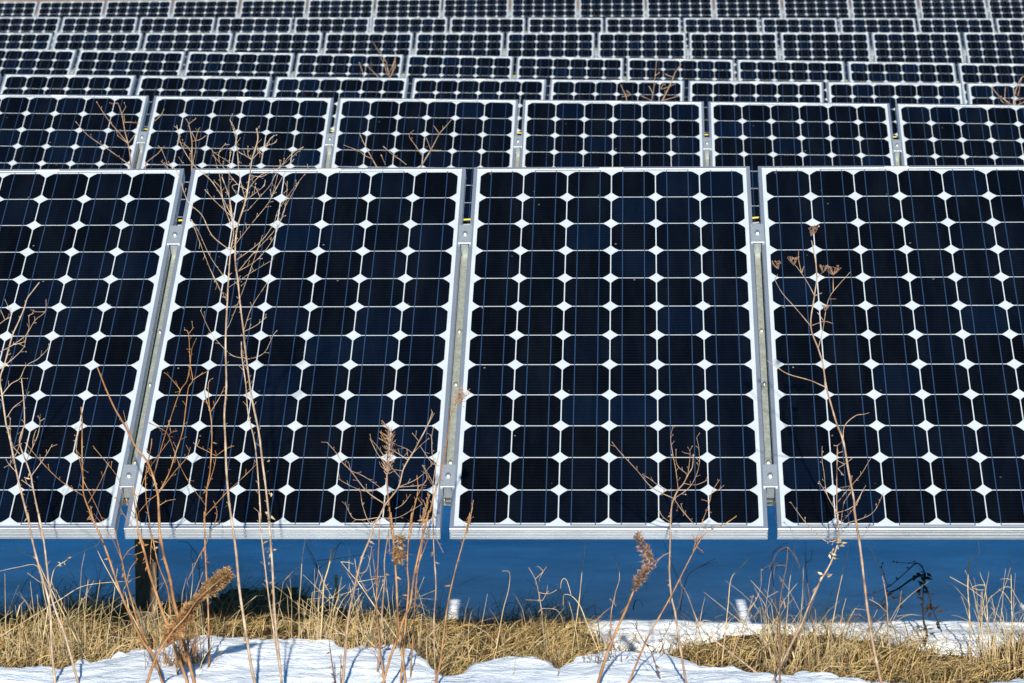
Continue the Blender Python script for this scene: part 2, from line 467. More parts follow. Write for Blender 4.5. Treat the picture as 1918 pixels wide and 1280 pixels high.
for r in range(1, 8):
    O, u, M, ps = row_matrix(r)
    lo, hi = VIS[r]
    for k in range(lo, hi + 2):
        g = rail if first else copy_tree(rail)
        first = False
        g.matrix_world = Matrix.Translation(O + u * (k * PP * ps)) @ M
        if k == lo: lab = 'galvanised mounting rail left of the leftmost panel in the %s row from the front' % ORD[r - 1]
        elif k > hi: lab = 'galvanised mounting rail right of the rightmost panel in the %s row from the front' % ORD[r - 1]
        else: lab = 'galvanised mounting rail in the %s panel gap from the left, %s row from the front' % (ORD[k - lo - 1], ORD[r - 1])
        tag(g, lab, 'mounting rail', 'mounting rails clamping the solar panels')
    x0, x1 = (lo - 1) * PP * ps - .1, (hi + 2) * PP * ps + .05
    for (b0, z0, z1, nm, lb) in ((.190, -.092, -.0705, 'lower', 'low galvanised cross beam under the panels of the %s row'),
                                 (1.22, -.112, -.0705, 'upper', 'high galvanised cross beam under the panels of the %s row')):
        mb = MB(); mb.box(x0, x1, b0, b0 + .045, z0, z1, bev=.002)
        o = mb.build('cross_beam', M_GAL); o.matrix_world = Matrix.Translation(O) @ M
        tag(o, lb % ORD[r - 1], 'beam', 'cross beams carrying the mounting rails')
    for (bb, zz, rr, m_, nm, lb) in ((1.40, -.058, .0032, M_YEL, 'yellow_cable', 'yellow cable strung behind the panels of the %s row'),
                                     (1.375, -.058, .003, M_GRY, 'grey_cable', 'thin grey cable strung behind the panels of the %s row')):
        mb = MB()
        pts = [Vector((x0 + (x1 - x0) * i / 60, bb + .004 * math.sin(i * 1.9), zz + .003 * math.sin(i * 2.7))) for i in range(61)]
        mb.tube(pts, [rr] * 61, 6)
        o = mb.build(nm, m_, smooth=True); o.matrix_world = Matrix.Translation(O) @ M
        tag(o, lb % ORD[r - 1], 'cable', 'cables behind the panel rows')
    # posts stand under the beams
    for k in range(lo - 1 + (2 if r == 1 else 1), hi + 2, 4):
        wpt = Matrix.Translation(O) @ M @ Vector((k * PP * ps - .065, .85, -.12))
        zg = ground_z(wpt.x, wpt.y)
        h = wpt.z - zg
        e = empty('support_post', (wpt.x, wpt.y, zg - .05))
        mb = MB(); mb.box(-.030, .030, -.030, .030, 0, h + .02, bev=.003); mb.build('post_shaft', M_POST, e)
        mb = MB(); mb.box(-.045, .045, -.05, .05, h + .0205, h + .032, bev=.002); mb.build('head_plate', M_GAL, e)
        side = 'left' if wpt.x < 0 else 'right'
        tag(e, 'dark timber post under the %s row of panels, %s post from the left' % (ORD[r - 1], ORD[(k - lo) // 4]) if r > 1 else 'dark timber post under the front row panel at left', 'post', 'posts under the panel rows')
# ------------------------------------------------------------------ dead weeds: each a plant of its own, grown from traced stem lines at real depth
Z = {'a': (0, 560, 5.333), 'b': (0, 780, 5.333), 'c': (200, 620, 3.2), 'd': (600, 740, 4.923), 'e': (1120, 800, 4.923), 'g': (1420, 400, 3.5556), 'h': (1480, 760, 4.923),
     'i': (120, 170, 6.85), 'j': (620, 60, 4.923), 'k': (1120, 60, 9.143), 'l': (1780, 120, 6.4), 'm': (380, 220, 7.111), 'n': (400, 640, 3.556), 'o': (560, 980, 4.267),
     'p': (1700, 1000, 4.571), 'q': (200, 1000, 4.571), '1': (0, 960, 3.996), '2': (480, 960, 3.996), '3': (960, 960, 3.996), '4': (1438, 960, 3.996), 't': (300, 200, 2.561), 'w': (160, 840, 5.82), 'x': (0, 0, 1.0)}
def parse(s):
    """'b 1,2 3,4 | a 5,6' -> pixel points"""
    out = []
    for seg in s.split('|'):
        tk = seg.split()
        ox, oy, sc = Z[tk[0]]
        for t in tk[1:]:
            x, y = t.split(',')
            out.append((ox + float(x) / sc, oy + float(y) / sc))
    return out
def crom(P, n=4):
    Q = []
    for i in range(len(P) - 1):
        p0, p1, p2, p3 = P[max(i - 1, 0)], P[i], P[i + 1], P[min(i + 2, len(P) - 1)]
        for k in range(n):
            t = k / n
            Q.append(.5 * ((2 * p1) + (p2 - p0) * t + (2 * p0 - 5 * p1 + 4 * p2 - p3) * t * t + (3 * p1 - p0 - 3 * p2 + p3) * t ** 3))
    Q.append(P[-1])
    return Q
def pick_Y(px, py):
    Y = 7.2
    while Y < 11:
        p = at(px, py, Y)
        if p.z <= ground_z(p.x, p.y): return Y
        Y += .01
    return 11
def twigs(mb, pts, rnd, r, step, lng, budr, mi=0):
    d = rnd.uniform(.3, 1) * step
    for i in range(1, len(pts)):
        seg = pts[i] - pts[i - 1]
        d -= seg.length
        if d <= 0:
            d = step * rnd.uniform(.5, 1.6)
            t = seg.normalized()
            s = Vector((rnd.uniform(-1, 1), rnd.uniform(-.7, .7), rnd.uniform(-.3, .8)))
            s = (s - t * s.dot(t)).normalized()
            L = lng * rnd.uniform(.4, 1.3)
            e = pts[i] + (t * .75 + s * .7) * L
            mid = pts[i] + (t * .5 + s * .4) * L * .55
            mb.tube([pts[i], mid, e], [r * .8, r * .7, r * .5], 4, mi)
            if budr: mb.blob(e, budr * rnd.uniform(.55, 1.1), rnd, mi)
def weed(label, Y, m, stem, r0, branches=(), name='dead_weed', cat='dead weed', seed=1, br=1.5, twig=(.028, .015, .0016), spread=.30, rt=.4, to_ground=True, group='dead weed stalks before the panels', smooth_stem=True):
    rnd = random.Random(seed * 101 + 5)
    P = parse(stem)
    if Y is None: Y = pick_Y(*P[0])
    base_px = P[0]
    known = []                                   # (px, py, depth)
    def grow(P, Y0, r_a, r_b, dy):
        n = len(P)
        W = []
        for i, (x, y) in enumerate(P):
            f = i / max(1, n - 1)
            W.append(at(x, y, Y0 + dy * f))
            known.append((x, y, Y0 + dy * f))
        Q = crom(W, 4)
        N = len(Q)
        rr = [(r_a + (r_b - r_a) * (i / (N - 1)) ** .8) * (1 + .10 * math.sin(i * 2.1 + r_a * 900) + rnd.uniform(-.07, .07)) for i in range(N)]
        return Q, rr
    mb = MB()
    r0 *= .92; br *= .76 if Y < 10 else .8
    Q, rr = grow(P, Y, r0 * .001, r0 * rt * .001, rnd.uniform(-.06, .06))
    if to_ground:
        d = (Q[0] - Q[min(4, len(Q) - 1)]).normalized()
        if d.z > -.5: d = Vector((d.x * .3, d.y * .3, -1)).normalized()
        p = Q[0].copy(); pre = []
        for _ in range(60):
            if p.z < ground_z(p.x, p.y) - .03: break
            p = p + d * .03; pre.append(p.copy())
        if pre:
            Q = pre[::-1] + Q; rr = [rr[0]] * len(pre) + rr
    basep = Q[0].copy()
    mb.tube(Q, rr, 6)
    if twig and Y < 10:
        for _ in range(rnd.randint(7, 13)):                            # scraps of curled leaf left on the stalk
            i = rnd.randint(len(Q) // 12, int(len(Q) * .75))
            mb.leaf(Q[i] + Vector((rnd.uniform(-1, 1), -.5, 0)) * rr[i] * .8, Vector((rnd.uniform(-1, 1), rnd.uniform(-1, .3), rnd.uniform(-1.2, .4))), rnd.uniform(.0014, .0030), rnd.uniform(.008, .020), rnd)
    if twig: twigs(mb, Q, rnd, .0009, twig[0] * 1.8, twig[1] * .6, twig[2] * .8)
    for bdef in branches:
        if isinstance(bdef, tuple): rb, bs = bdef[0] * .75, bdef[1]
        else: rb, bs = br, bdef
        B = parse(bs)
        def near(pt):
            return min(known, key=lambda k: (k[0] - pt[0]) ** 2 + (k[1] - pt[1]) ** 2)
        k0, k1 = near(B[0]), near(B[-1])
        if (k1[0] - B[-1][0]) ** 2 + (k1[1] - B[-1][1]) ** 2 < (k0[0] - B[0][0]) ** 2 + (k0[1] - B[0][1]) ** 2:
            B = B[::-1]; k0 = k1
        if (k0[0] - B[0][0]) ** 2 + (k0[1] - B[0][1]) ** 2 < 14 ** 2: B[0] = (k0[0], k0[1])
        L = sum(math.hypot(B[i + 1][0] - B[i][0], B[i + 1][1] - B[i][1]) for i in range(len(B) - 1)) * k0[2] / FPX
        Qb, rb_ = grow(B, k0[2], rb * .001, rb * .55 * .001, rnd.uniform(-1, 1) * spread * L)
        mb.tube(Qb, rb_, 5)
        if twig:
            twigs(mb, Qb, rnd, .0008, twig[0], twig[1], twig[2])
            mb.blob(Qb[-1], twig[2] * .9, rnd)
    root = empty(name, basep)
    o = mb.build('stem', m, None, smooth=True)
    o.parent = root; o.matrix_parent_inverse = Matrix.Translation(-basep)
    tag(root, label, cat, group)
    return root, known, Y
def child(root, mb, name, m, smooth=False):
    o = mb.build(name, m, None, smooth)
    o.parent = root; o.matrix_parent_inverse = Matrix.Translation(-Vector(root.location))
    return o
def umbel(root, px, py, Y, size, seed, m):
    rnd = random.Random(seed)
    c = at(px, py, Y); mb = MB()
    for i in range(11):
        th = rnd.uniform(0, 6.283); sp = rnd.uniform(.25, .95)
        e = c + Vector((math.cos(th) * sp, math.sin(th) * sp, 1.0 + rnd.uniform(-.35, .1))) * size * 1.1
        mid = c + (e - c) * .55 + Vector((0, 0, -.08 * size))
        mb.tube([c, mid, e], [.0009, .0008, .0006], 4)
        for q in range(3):
            f = e + Vector((rnd.uniform(-1, 1), rnd.uniform(-1, 1), rnd.uniform(0, 1))) * size * .22
            mb.tube([e, f], [.0006, .0005], 3); mb.blob(f, .0014 * rnd.uniform(.7, 1.2), rnd)
    return child(root, mb, 'flower_head', m)
def plume(root, pts_px, Y, widths, n, seed, m, name='seed_head', leaf=.010, thin=False):
    rnd = random.Random(seed); mb = MB()
    W = crom([at(x, y, Y) for x, y in pts_px], 8)
    N = len(W)
    for _ in range(n):
        f = rnd.random(); i = min(N - 2, int(f * (N - 1)))
        t = (W[i + 1] - W[i]).normalized()
        wi = f * (len(widths) - 1); a = int(min(wi, len(widths) - 2)); w = widths[a] + (widths[a + 1] - widths[a]) * (wi - a)
        cl = noise.noise(W[i] * 45 + Vector((0, 0, seed)))
        s = Vector((rnd.gauss(0, 1), rnd.gauss(0, 1), rnd.gauss(0, 1)))
        s = (s - t * s.dot(t) * .6).normalized()
        q = W[i] + s * w * (rnd.random() ** .6) * (1 + .6 * cl)
        if thin:
            e = W[i] + (s * .6 + t * 1.1) * w * rnd.uniform(.5, 1.5); mid = (W[i] + e) * .5 + s * w * .12
            mb.tube([W[i], mid, e], [.0008, .0008, .0005], 3); mb.blob(e, .0013, rnd)
            continue
        mb.leaf(q, s + t * rnd.uniform(-.2, 1.1), leaf * rnd.uniform(.14, .3), leaf * rnd.uniform(.5, 1.3), rnd)
        if rnd.random() < .25: mb.tube([W[i], q], [.0007, .0005], 3)
    return child(root, mb, name, m)
def leaf_bits(root, spots, Y, seed, m, size=.02, n=3, name='dry_leaf'):
    rnd = random.Random(seed)
    for (x, y) in spots:
        mb = MB()
        c = at(x, y, Y)
        for _ in range(n):
            mb.leaf(c + Vector((rnd.uniform(-1, 1), rnd.uniform(-1, 1), rnd.uniform(-1, 1))) * size * .35, Vector((rnd.uniform(-1, 1), rnd.uniform(-.6, .6), rnd.uniform(-1, .5))), size * .2, size * rnd.uniform(.6, 1.1), rnd)
        child(root, mb, name, m)

# --- far left plants
weed('tan branching weed at the far left with its top twigs over the cut off panel', 7.56, M_TAN,
     '1 400,1160 385,1000 380,800 360,640 290,400 240,200 205,0 | b 290,1060 215,770 165,560 105,260 75,120 | a 62,1260 20,960 0,800 40,670 60,600 95,470 130,350 185,230 240,100 270,0 | x 60,547 74,529', 3.6,
     ['a 35,940 110,850 200,795 260,670 380,600 475,505', 'a 75,1180 130,1090 230,1010 290,930', 'a 60,640 150,580 240,480 260,370 290,290 285,170', 'a 0,530 130,460 260,360 350,215 450,130 460,10',
      'a 130,460 240,430 262,385', 'a -10,255 50,210 110,160 50,10', 'a 395,165 350,130', 'a 290,190 330,145', 'a 350,215 345,180', 'b 160,560 90,480 60,430', 'a 10,120 35,215', 'a -30,700 -10,690 40,660'], seed=1)
weed('tan weed at the far left leaning over two cells, second stalk from the edge', 7.5, M_TAN,
     '1 550,1150 480,900 420,750 370,560 330,230 285,0 | b 430,1240 400,1060 330,720 310,600 260,450 195,260 240,100 | a 245,1240 240,1050 215,800', 3.4,
     ['b 320,590 440,420 520,285', 'b 325,700 220,640', 'b 200,380 120,280 100,130 105,20', 'b 270,400 330,300 380,180 400,50 380,0', 'b 325,320 330,240 350,160', 'b 400,40 440,25', 'b 240,100 180,330 100,480'], seed=2)
weed('orange stalk with one long branch sweeping left across the cut off panel', 7.44, M_RUST,
     '1 1220,1279 1160,1100 1060,950 920,650 860,480 800,300 740,150 670,0 | b 1040,1280 940,1050 840,800 830,640 820,400 820,100 | a 822,1240 810,1080', 3.6,
     ['b 840,805 600,640 400,440 255,265', 'b 880,870 1000,660 1090,460', 'b 830,600 790,420 760,330 790,140 850,40', 'b 760,330 770,220 745,190', 'b 1030,1050 930,830 850,660', 'b 940,1050 900,900'], seed=3)
weed('straight orange stalk passing just below the gap of the two left panels', 7.40, M_RUST,
     'q 470,1260 410,1070 330,900 260,740 220,600 170,420 130,230 75,0 | w 310,870', 3.2, ['q 145,240 190,140 260,100', 'q 175,390 200,300 265,215', 'q 130,230 40,30 | w 130,760'], seed=4)
weed('rust stalk rising to the lower clamp between the two left panels', 7.47, M_RUST,
     'q 540,850 480,680 420,500 360,320 320,150 270,0 | w 640,1060 580,930 560,760 530,560 515,400', 4.4,
     ['q 330,200 240,180', 'w 590,940 480,810 400,690 330,530', 'w 575,830 450,580 380,400 330,280 100,0'], seed=5)
weed('rust weed forking widely over the lower left corner of the second panel', 7.50, M_RUST,
     'q 600,680 570,560 540,380 490,200 455,0 | c 320,1270 310,1050 305,980 280,880 240,780 170,690 110,570 50,470 0,360 | a 1010,780 970,680', 4.6,
     [(2.2, 'c 305,975 370,860 420,710 455,600 475,450 490,340 515,295 500,200 490,20 465,-5'), (2.0, 'c 285,860 330,690 380,530 440,360 480,300 495,190'), 'c 590,1040 500,920 430,790 370,630 330,590 250,550', 'c 355,650 385,610 420,600',
      'c 315,960 410,840 480,760 500,700', 'c 190,1090 250,1020 300,975', 'c 320,1030 360,1020 410,1010', 'c 170,690 120,560 100,480', 'c 470,380 430,340 370,270 345,250', 'c 515,300 560,265 610,240', 'c 490,20 520,-20',
      'c 280,880 250,830 270,650', 'c 495,190 510,110 535,50', 'c 500,120 480,110', 'c 375,610 370,540'], seed=6)
weed('thin rust stalk beside the forking weed at the left post', 7.58, M_RUST,
     'q 540,640 520,470 440,260 390,20 | c 270,1250 250,1100 235,1000 235,850 265,700 270,650', 2.2, ['c 190,990 235,860 300,760 380,650', 'q 370,300 380,100 390,20', 'c 160,940 200,1140 210,1250'], seed=7)
weed('reddish stalk standing in the snow under the second panel, forked at mid height', None, M_RUST,
     '1 1565,1170 1560,780 1545,480 1535,250 1530,0 | c 590,1110 600,950 620,830 630,620 620,490 595,410 585,350', 2.9,
     ['c 600,1100 680,1010 728,960 | x 460,890 482,868', 'c 620,490 670,410 690,370 705,335', 'c 620,490 610,400 610,310 635,285', 'c 605,920 640,830 655,750 650,720', 'c 655,765 600,720 540,690 520,670', 'c 655,750 710,710 760,690',
      'c 590,1280 630,1190 655,1130 660,1080 640,1020', '1 1540,200 1490,330 1400,520', 'c 520,690 555,655'], seed=8)
# --- the tall twin stemmed weed
root, kn, Yt = weed('tallest pale weed with two stems and a broom of fine twigs, left of centre', 7.36, M_TAN,
     '1 1900,1240 1880,1150 1850,960 1820,770 1790,560 1765,280 1725,0 | n 100,1040 85,850 78,650 72,480 85,300 80,0 | t 322,940 325,870 330,790 338,690 352,610 345,530 330,430 297,340', 4.4,
     [(4.2, '2 190,1280 150,900 130,620 120,400 105,200 90,0 | n 370,1180 345,950 325,800 300,600 255,380 230,200 205,0 | t 400,1080 385,960 372,830 360,740 362,640 375,560 410,450 430,330 440,255 468,160 462,105'),
      (3.0, '2 150,1279 110,750 85,570 65,400 40,190 20,0 | n 315,1200 300,950 275,680 230,480 215,290 190,110 185,0 | t 390,1200'),
      't 330,890 430,800 540,735', 't 370,740 480,650 545,560 575,480 | m 1400,700', 't 372,690 440,560 520,460 550,380 580,260', 't 362,600 400,480 430,330', 't 375,790 450,700 560,580 600,480 610,360', 't 380,800 470,730 550,620 600,480 665,365',
      (1.6, 't 345,530 300,440 240,350 160,280 100,180 80,90'), (1.6, 't 330,690 250,620 200,520 130,450 80,310 20,270'), 't 310,820 240,720 180,590 150,545', 't 290,890 240,780 190,650 165,560', 't 318,930 285,870 240,780', 't 340,570 300,450 285,330 250,210',
      't 360,610 330,430 335,220', 't 320,520 260,450 215,400', 't 440,255 500,190 545,140', 't 440,260 400,230 380,220', 't 400,430 380,330 370,220 360,140 335,65', 't 420,400 480,330 560,300 685,195', 't 395,450 450,420 500,380', 't 395,1080 440,960 510,850',
      't 410,1060 460,1050 510,1010', 't 330,1050 390,900 480,670', 't 385,1205 430,1210 500,1180 540,1100 560,1075', 't 390,1230 340,1190 270,1120 230,1060 195,980', 'm 640,860 780,790 880,740', 'm 560,1000 460,890 220,600 130,510', 'm 345,600 150,470 130,350',
      'm 210,600 215,470 300,350', 'm 345,600 375,470', 'm 655,560 600,500 600,390', 'm 600,1240 760,1060 900,900 980,740 1170,500 1330,400', 'm 790,1030 700,930', 'm 860,920 830,840', 'm 900,1070 1080,760 1150,640 1210,560', 'm 480,610 460,440 430,180 350,60',
      'm 720,420 790,350', 'm 850,390 940,350 980,320', 'm 850,390 890,290 960,240', 'm 740,400 790,500 780,560', 'm 1040,640 1020,570 1000,545', 'm 980,720 860,700', 'm 1080,1010 1130,960', 'm 280,1150 240,950 160,860', 'm 700,880 660,1040', 'm 440,1010 390,920 380,860'],
     seed=9, br=1.15, twig=(.021, .013, .0015), spread=.22, rt=.28)
mbk = MB(); rnd = random.Random(3)
for i in range(26):
    y = rnd.uniform(860, 1110); x = 505 + (y - 990) * .02 + rnd.uniform(-4, 6)
    mbk.leaf(at(x, y, Yt - .01), Vector((rnd.uniform(-1, 1), rnd.uniform(-1, 0), rnd.uniform(-1, .6))), .0035, rnd.uniform(.008, .017), rnd)
child(root, mbk, 'curled_leaves', M_STRAW)
# --- bent goldenrod at the left
root, kn, Yg = weed('bent goldenrod with a thick golden plume leaning right over the snow', 7.30, M_RUST, '1 1100,1279 1180,1060 1300,880 1390,780 1480,650 1580,560 1690,470', 4.0, ['1 1220,1279 1180,1170 1110,1090'], name='goldenrod', cat='goldenrod', seed=10, twig=None, group='dried goldenrods', rt=.15)
plume(root, parse('1 1390,770 1480,650 1580,560 1650,500 1715,445'), Yg - .006, [.004, .009, .014, .019, .021, .013], 2300, 4, M_SEED, leaf=.0075)
plume(root, parse('1 1250,960 1300,880 1390,780 1420,700'), Yg, [.008, .014, .015, .009], 1000, 5, M_RUST, name='leaf_cluster', leaf=.010)
# --- middle
root, kn, Ym = weed('goldenrod stalk with a small golden clump hanging by the lower frame, mid left', 7.48, M_RUST, '2 1115,1279 1090,1050 1060,800 1050,550 1030,250 1005,0 | d 660,1280 640,1080 620,880 615,700 625,450 635,330 565,235', 3.6,
     ['d 635,400 690,365', 'd 625,420 550,340', 'd 625,470 540,400', 'd 625,490 690,450', 'd 620,550 680,500', 'd 620,640 580,640', 'd 620,650 680,620', 'd 620,720 560,660', 'd 625,380 560,330', 'd 630,420 680,390'], name='goldenrod', cat='goldenrod', seed=11, twig=(.02, .014, .0014), group='dried goldenrods')
plume(root, parse('2 1080,180 1060,260 1075,320 1050,370'), Ym - .02, [.007, .011, .010, .007], 330, 6, M_SEED)
mbk = MB(); rnd = random.Random(8)
for i in range(90):
    y = rnd.uniform(805, 890); x = 728 + rnd.uniform(-9, 11) - (y - 840) * .05
    c0 = at(728 - (y - 840) * .05, y, Ym); e0 = c0 + Vector((rnd.uniform(-1, 1), rnd.uniform(-1, 1), rnd.uniform(.2, 1.2))) * rnd.uniform(.008, .024)
    mbk.tube([c0, (c0 + e0) * .5 + Vector((0, 0, -.002)), e0], [.0008, .0008, .0005], 3); mbk.blob(e0, .0012, rnd)
child(root, mbk, 'feathery_bracts', M_PINK)
weed('pinkish weed with wide arching branches over the lower right of the second panel', 7.42, M_PINK,
     'o 350,1279 365,1100 380,900 400,720 430,580 470,400 510,260 560,140 600,20 | d 540,1130 600,1010 720,850 760,700 810,600 850,540 910,430 990,280 1030,170', 3.6,
     [(1.9, 'd 570,1050 430,890 280,700 200,620 150,540 65,440'), 'd 555,855 400,750 280,700', 'd 580,910 440,890 300,850 160,770', 'd 810,600 650,500 590,470', 'd 740,770 630,630 530,480 460,405', 'd 600,640 520,530 460,410', 'd 840,550 920,470 1000,400',
      'd 850,530 800,500 700,460', 'd 910,430 850,355', 'd 910,460 1000,590 1060,650', 'd 730,870 900,770 1030,640', 'd 740,830 930,830 980,770 965,690 950,650', 'd 580,1135 700,1135 830,1070 930,1010', 'd 530,1160 455,1180 390,1020 370,880', 'd 530,1170 330,1150 260,1070 230,990',
      'd 260,680 260,620', 'd 690,1050 760,1010 830,920', 'd 805,560 800,460', 'd 985,290 1050,170', 'd 690,690 780,680', 'o 460,430 540,540 610,470', 'o 470,430 540,380 580,200 545,190'], seed=12, br=1.3, twig=(.020, .014, .0014))
weed('short orange stalk with stubby twigs left of the lower middle clamp', 7.52, M_RUST, '2 1120,800 1140,560 1130,400 1140,200 1165,0 | d 835,1270 850,1110 890,940 900,850 890,740', 2.6,
     ['d 890,900 970,790', 'd 885,960 940,1010', 'd 870,990 860,970', 'd 900,870 935,830', 'd 965,690 1000,780 1035,830'], seed=13)
root, kn, Y4 = weed('rust stalk leaning right across the lower middle clamp with a feathery tip', 7.36, M_RUST, '2 950,1279 1000,1100 1070,900 1110,780 1150,700 1180,480 1230,250 1290,0 | d 1010,1080 1050,920 1110,720 1150,520 1180,340 1200,200 1260,60 1300,20', 3.6,
     ['2 1180,480 1290,180 1280,120', 'd 1250,90 1240,20', 'd 1240,95 1210,60', 'd 1260,60 1320,110', 'd 1270,50 1330,60', 'd 1260,70 1310,80'], seed=14, twig=(.12, .012, .0014))
plume(root, parse('d 1240,90 1265,50 1290,10'), Y4, [.012, .020, .016], 70, 9, M_PINK, name='feathery_tip', leaf=.018, thin=True)
weed('slender pinkish stalk with buds running up the right edge of the second panel', 7.55, M_PINK, '2 1350,1250 1340,1190 1335,1100 1330,800 1345,560 1330,300 1320,0 | d 1045,1280 1040,1000 1040,820 1065,660 1100,520', 2.4,
     ['d 1065,655 1030,540 1025,390 985,355', 'd 1040,820 1000,740 940,650', 'd 1025,390 1040,310', 'd 1050,760 1080,700', '2 1350,200 1400,300'], seed=15, twig=(.022, .006, .0016))
root, kn, Y5 = weed('small rust stalk with tight brown feathers under the lower middle clamp', 7.6, M_RUST, '2 1180,820 1200,500 1240,250 | d 945,1190 980,1050 1000,920', 1.8, ['d 960,1150 920,1110', 'd 970,1100 1010,1020', 'd 975,1050 950,970'], seed=16, twig=(.02, .016, .0013))
plume(root, parse('d 940,1160 965,1090 985,1000 995,930'), Y5, [.010, .010, .008, .005], 60, 12, M_PINK, name='feathery_tip', leaf=.015, thin=True)
weed('bare orange stalk reaching the lower left corner of the third panel', 7.44, M_RUST, '2 1350,1260 1380,1100 1410,850 1440,650 1490,430 1560,180 1600,0 | d 1350,1280 1390,1100 1410,970', 2.6, ['d 1390,1100 1405,1040'], seed=17)
weed('dark rust stalk ending at the lower frame of the second panel, before the grass', 7.50, M_RUST, '2 960,1279 950,1200 920,950 900,700 910,400 925,60', 3.0, ['2 905,600 870,300', '2 940,1180 880,1040'], seed=18)
weed('short dark brown stalk stuck in the front snow near the grass edge, mid left', 7.45, M_DARK, '2 590,1279 570,1150 545,960', 2.6, seed=19)
weed('very short brown stalk beside the pink weed foot in the front snow', 7.5, M_DARK, '2 632,1230 635,1060', 1.7, ['2 632,1110 590,1080'], seed=20)
weed('pale pinkish stalk behind the golden clump, crossing the lower frame', 7.62, M_PINK, '2 945,700 960,500 960,350 990,150 | x 731,975', 2.4, ['2 960,400 1000,330', '2 985,200 1000,310'], seed=21, twig=(.04, .009, .0018))
# --- right
weed('pinkish weed with upright forked twigs over the lower third panel, right of centre', 7.5, M_PINK, '3 1275,1130 1250,980 1215,740 1190,640 1175,450 1180,200 1185,0 | e 668,880 680,730 700,660 740,580 790,520 830,440 870,370 880,250', 3.2,
     [(1.8, 'e 690,690 500,560 360,400 210,240 130,140'), 'e 715,600 620,580 480,480 410,440', 'e 760,560 720,410 690,250 670,100 690,0', 'e 800,470 730,350 720,210', 'e 840,400 850,250 830,190', 'e 730,640 850,550 930,370 930,200 910,100', 'e 800,525 900,535 1010,490',
      'e 880,890 790,790 710,690', 'e 850,270 800,240', 'e 820,880 790,780 765,710', 'e 660,870 600,830 570,780', '3 1180,300 1120,330 1060,400', '3 1190,440 1165,420'], seed=22, br=1.3, twig=(.020, .011, .0017))
weed('tan weed leaning right below the third panel, crossing the snow edge', 7.48, M_RUST, '3 870,1279 930,1130 1000,960 1100,780 1200,600 1300,400 | e 910,1100 1000,970 1160,900 1280,820', 2.8,
     ['e 870,1180 910,1020 960,880 1030,690 1050,600 1120,490', 'e 985,1000 900,1060', 'e 1040,650 960,670', 'e 1050,600 1110,580 1160,540', 'e 1000,760 1045,790', 'e 930,1110 970,1160', 'e 920,1090 870,990', 'e 960,880 1000,900'], seed=23, twig=(.03, .010, .0016))
weed('tan stalk leaning left across the forked pink weed below the third panel', 7.7, M_TAN, '3 1530,970 1440,900 1370,780 1310,620 1250,520', 1.9, ['3 1370,780 1400,910'], seed=24)
weed('brown stalk with a crooked foot in the front snow, below the third panel', 7.6, M_DARK, '3 1095,1220 1040,1050 980,960 900,830', 2.0, ['3 1060,1100 1100,980 1200,800 1260,640 1265,560', '3 1030,1140 960,1000 900,900'], seed=25)
root, kn, Y6 = weed('goldenrod with a dark grey brown plume below the third panel', 7.4, M_RUST, '3 640,1279 700,1080 780,880 860,700 910,580 950,500 1000,420 1020,340 970,260 935,170', 4.2, ['3 900,600 870,680 800,760', '3 1000,420 1090,350 1160,305'], name='goldenrod', cat='goldenrod', seed=26, twig=None, group='dried goldenrods', rt=.3)
plume(root, parse('3 915,570 950,500 1000,430 1030,350'), Y6, [.004, .008, .011, .010], 300, 15, M_SEEDB, leaf=.011)
plume(root, parse('3 1030,350 975,265 935,165'), Y6, [.008, .011, .006], 190, 16, M_SEEDB, leaf=.011)
root, kn, Yu = weed('tall slim stalk topped with dried umbels over the right panel', 7.40, M_PINK, '4 850,1279 790,1000 750,750 720,500 690,250 650,0 | h 590,880 540,620 490,330 430,170 380,0 | g 455,1160 430,1000 400,900 350,750 375,550 390,430 380,300 355,180', 4.0,
     [(1.6, 'g 350,750 300,690 240,620 160,530 110,440'), (1.5, 'g 375,550 340,480 290,400 235,330'), 'g 290,400 270,310 270,250', (1.9, 'g 415,930 430,780 450,650'), 'g 450,620 470,570 500,520 560,450 615,390', 'g 500,520 500,410', 'g 390,430 430,390', (2.0, 'g 455,1170 400,1135 340,1110 200,1070 120,1020 60,980'),
      (1.7, 'h 490,300 500,190 600,95 680,80 730,65'), 'g 375,735 440,720 500,735', 'g 395,720 395,660', 'g 380,560 425,530', 'g 470,610 520,570', 'g 290,400 305,350', 'g 130,405 120,440'], name='umbel_weed', cat='dead weed', seed=27, twig=None, spread=.22, rt=.35)
for i, (x, y, s) in enumerate(((135, 370, .016), (237, 345, .016), (352, 150, .018), (430, 395, .014), (500, 410, .017), (447, 650, .010))):
    umbel(root, 1420 + x / 3.5556, 400 + y / 3.5556, Yu + .01 * (i % 3 - 1), s, 40 + i, M_SEEDB)
root, kn, Y7 = weed('bushy tan weed with upturned twigs left of the umbel stalk, over the right panel', 7.56, M_PINK, '4 210,920 260,820 320,670 390,520 470,380 530,200 520,0 | h 440,1100 430,1000 430,700 435,370', 3.2,
     ['h 410,970 340,820 310,600 295,510 295,380', 'h 440,890 560,740 650,640 740,490', 'h 430,950 500,970 590,920 660,800 695,740', 'h 450,1060 640,1050 770,980 850,830', 'h 470,1080 600,930 640,820', 'h 330,800 265,700', 'h 440,1250 330,1250 170,1110 60,970 5,890', 'h 440,580 500,540 570,490',
      'h 435,440 480,425', 'h 435,370 480,335', 'h 435,370 405,370', 'h 440,760 550,740', 'h 470,1060 480,980 495,890', 'h 440,640 490,640', '4 530,200 480,220 440,190', 'h 600,700 570,650', 'h 540,860 560,800 540,820', 'h 440,510 500,520'], seed=28, br=1.3, twig=(.022, .008, .0018))
leaf_bits(root, parse('4 475,300 500,330 440,450 430,480 535,240 520,230'), Y7, 5, M_STRAW, .018, 3)
